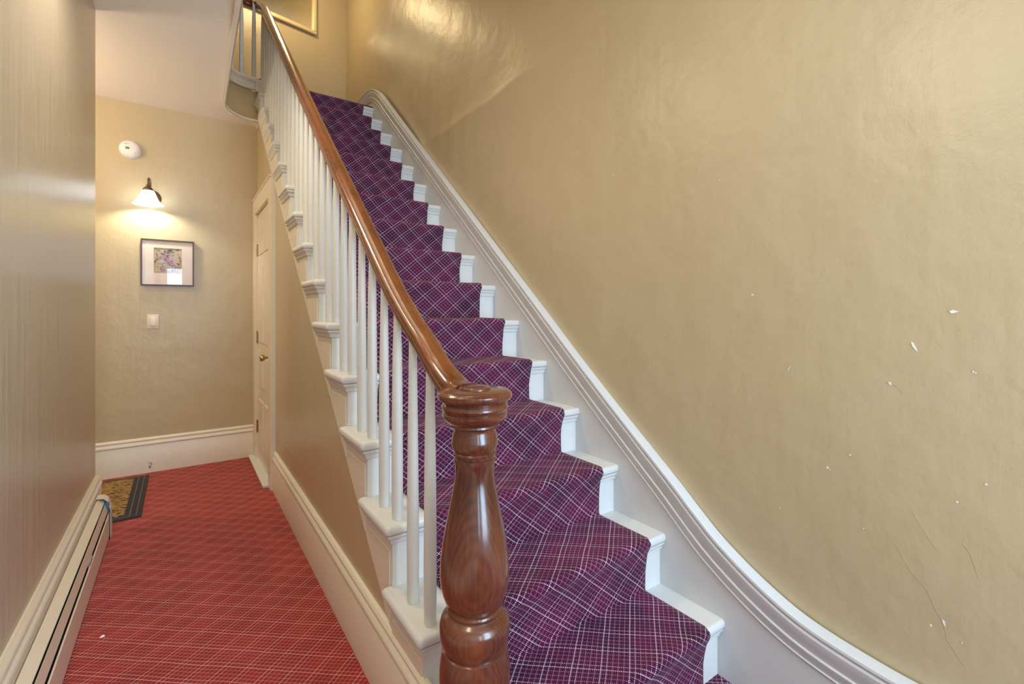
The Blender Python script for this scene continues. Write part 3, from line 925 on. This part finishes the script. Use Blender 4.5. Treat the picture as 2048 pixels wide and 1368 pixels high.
# ------------------------------------------------------------------ cable clip on the end baseboard
cc = thing('cable_clip', (-0.19, YB - 0.020, 0.055), 'small worn round metal clip fixed low on the end baseboard', 'clip')
bm = bmesh.new()
tube(bm, [(0.011 * math.cos(a), -0.002, 0.009 + 0.011 * math.sin(a)) for a in [PI * 0.75 + k * (-1.5 * PI) / 12 for k in range(13)]], 0.0022, 8)
o = from_bm('ring', bm, M_STEEL, smooth=True); o.parent = cc
bm = bmesh.new(); lathe(bm, [(0.006, 0), (0.006, 0.003), (0, 0.005)], 12)
o = from_bm('screw', bm, M_BRONZE, smooth=True); o.parent = cc; o.rotation_euler = (PI / 2, 0, 0); o.location = (0.0, 0, -0.014)

# ------------------------------------------------------------------ doormat
rub, nt, b = mat('mat_rubber', (0.030, 0.026, 0.030), 0.8)
coir, nt, b = mat('coir_print', (0.36, 0.21, 0.06), 0.95)
v = coords(nt, (1, 1, 1))
n1 = N(nt, 'ShaderNodeTexNoise'); n1.inputs['Scale'].default_value = 60; n1.inputs['Detail'].default_value = 2; n1.inputs['Distortion'].default_value = 1.6
mp = N(nt, 'ShaderNodeMapping'); mp.inputs['Scale'].default_value = (0.45, 1.0, 1); nt.links.new(v, mp.inputs[0]); nt.links.new(mp.outputs[0], n1.inputs['Vector'])
nt.links.new(ramp(nt, n1.outputs['Fac'], [(0.44, (0.035, 0.028, 0.03)), (0.50, (0.40, 0.23, 0.06))]), b.inputs['Base Color'])
plainc, _, _ = mat('coir_plain', (0.42, 0.24, 0.06), 0.95)
stripe, _, _ = mat('mat_grey_stripe', (0.11, 0.10, 0.12), 0.85)
dm = thing('doormat', (-0.62, 3.86, 0.0), 'black edged doormat with tan patterned centre lying at the end of the hall', 'doormat')
bm = bmesh.new(); bx(bm, -0.43, 0.43, -0.415, 0.415, 0.0005, 0.010); bev(bm, bm.edges[:], 0.003, 2)
o = from_bm('rubber_border', bm, rub, smooth=True, auto=50); o.parent = dm
bm = bmesh.new(); bx(bm, -0.355, 0.350, -0.365, 0.375, 0.009, 0.014); bev(bm, bm.edges[:], 0.002, 1)
o = from_bm('coir_panel', bm, coir); o.parent = dm
bm = bmesh.new(); bx(bm, 0.372, 0.379, -0.39, 0.39, 0.009, 0.0125); bx(bm, 0.403, 0.409, -0.395, 0.40, 0.009, 0.0125)
bx(bm, -0.372, 0.372, -0.388, -0.383, 0.009, 0.0125)
o = from_bm('border_stripe', bm, stripe); o.parent = dm
bm = bmesh.new(); lathe(bm, [(0.16, 0.012), (0.16, 0.0155)], 32, (0.0, -0.06, 0))
o = from_bm('plain_arch', bm, plainc); o.parent = dm

# ------------------------------------------------------------------ baseboard heater
ht = thing('baseboard_heater', (-0.335, 1.0, 0.0), 'long cream metal baseboard heater with dark slot along the left wall', 'heater')
XB = XLW + 0.024
HY0, HY1 = -1.2, 3.27


def yslab(name, prof, y0, y1, m, bevel=0):
    bm = bmesh.new()
    a = [bm.verts.new((x, y0, z)) for x, z in prof]; b2 = [bm.verts.new((x, y1, z)) for x, z in prof]
    k = len(prof)
    for j in range(k): bm.faces.new((a[j], a[(j + 1) % k], b2[(j + 1) % k], b2[j]))
    bm.faces.new(a); bm.faces.new(b2[::-1])
    return under(from_bm(name, bm, m), ht)


yslab('back_panel', [(XB + .001, 0.012), (XB + .004, 0.012), (XB + .004, 0.203), (XB + .001, 0.203)], HY0, HY1, M_HEAT)
yslab('top_cover', [(XB + .001, 0.203), (XB + .004, 0.210), (-0.3285, 0.190), (-0.3285, 0.186), (XB + .004, 0.204)], HY0, HY1, M_HEAT)
yslab('damper', [(-0.3245, 0.184), (-0.3215, 0.186), (-0.3135, 0.146), (-0.3165, 0.144)], HY0, HY1, M_HEAT)
yslab('front_panel', [(-0.3105, 0.012), (-0.3080, 0.012), (-0.3080, 0.126), (-0.3120, 0.130), (-0.3125, 0.127), (-0.3105, 0.124)], HY0, HY1, M_HEAT)
yslab('heating_element', [(XB + .006, 0.04), (-0.318, 0.04), (-0.318, 0.11), (XB + .006, 0.11)], HY0, HY1 - 0.1, M_DARK)
bm = bmesh.new()
ep = [(XB, 0.0), (-0.3035, 0.0), (-0.3035, 0.150), (-0.316, 0.196), (-0.330, 0.213), (XB, 0.217)]
a = [bm.verts.new((x, HY1 - 0.055, z)) for x, z in ep]; b2 = [bm.verts.new((x, HY1 + 0.012, z)) for x, z in ep]
for j in range(6): bm.faces.new((a[j], a[(j + 1) % 6], b2[(j + 1) % 6], b2[j]))
bm.faces.new(b2[::-1])
ec = under(from_bm('end_cap', bm, M_HEAT), ht)
md = ec.modifiers.new('thickness', 'SOLIDIFY'); md.thickness = 0.002; md.offset = 1
bm = bmesh.new(); bx(bm, -0.327, -0.308, HY1 - 0.075, HY1 - 0.05, 0.17, 0.192)
under(from_bm('damper_clip', bm, M_BLUE), ht)
bm = bmesh.new(); bx(bm, -0.3165, -0.310, 2.60, 2.68, 0.125, 0.143)
under(from_bm('support_bracket', bm, M_STEEL), ht)

# ------------------------------------------------------------------ upstairs mirror
mr = thing('wall_mirror', (1.155, 5.235, 4.50), 'gilt framed mirror hanging on the landing wall above the stairs', 'mirror')
mr.rotation_euler = (0, 0, ang)
bm = bmesh.new()
mw, z0, z1 = -0.74, -0.425, 0.52
for (xa, xb, za, zb) in ((mw, 0, z0, z0 + .034), (mw, 0, z1 - .034, z1), (mw, mw + .034, z0 + .034, z1 - .034), (-.034, 0, z0 + .034, z1 - .034)):
    bx(bm, xa, xb, -0.030, 0.0, za, zb)
bev(bm, bm.edges[:], 0.005, 2)
o = from_bm('frame', bm, M_GOLD, smooth=True, auto=50); o.parent = mr
bm = bmesh.new()
for (xa, xb, za, zb) in ((mw + .034, -.034, z0 + .034, z0 + .042), (mw + .034, -.034, z1 - .042, z1 - .034), (mw + .034, mw + .042, z0 + .042, z1 - .042), (-.042, -.034, z0 + .042, z1 - .042)):
    bx(bm, xa, xb, -0.020, -0.004, za, zb)
o = from_bm('inner_moulding', bm, M_GOLD); o.parent = mr
bm = bmesh.new(); bx(bm, mw + .036, -.036, -0.012, -0.006, z0 + .036, z1 - .036)
o = from_bm('mirror_glass', bm, M_MIRROR); o.parent = mr

# ------------------------------------------------------------------ crumb of paper on the hall carpet
bm = bmesh.new()
bmesh.ops.create_icosphere(bm, subdivisions=2, radius=0.005)
for v in bm.verts: v.co = Vector((v.co.x * 1.4, v.co.y, v.co.z * 0.7)) * (1 + 0.35 * math.sin(v.co.x * 900 + v.co.y * 700))
o = from_bm('paper_scrap', bm, M_PAPER); o.location = (-0.235, 2.26, 0.004)
tag(o, 'tiny white crumb of paper on the red hall carpet beside the heater', 'litter')
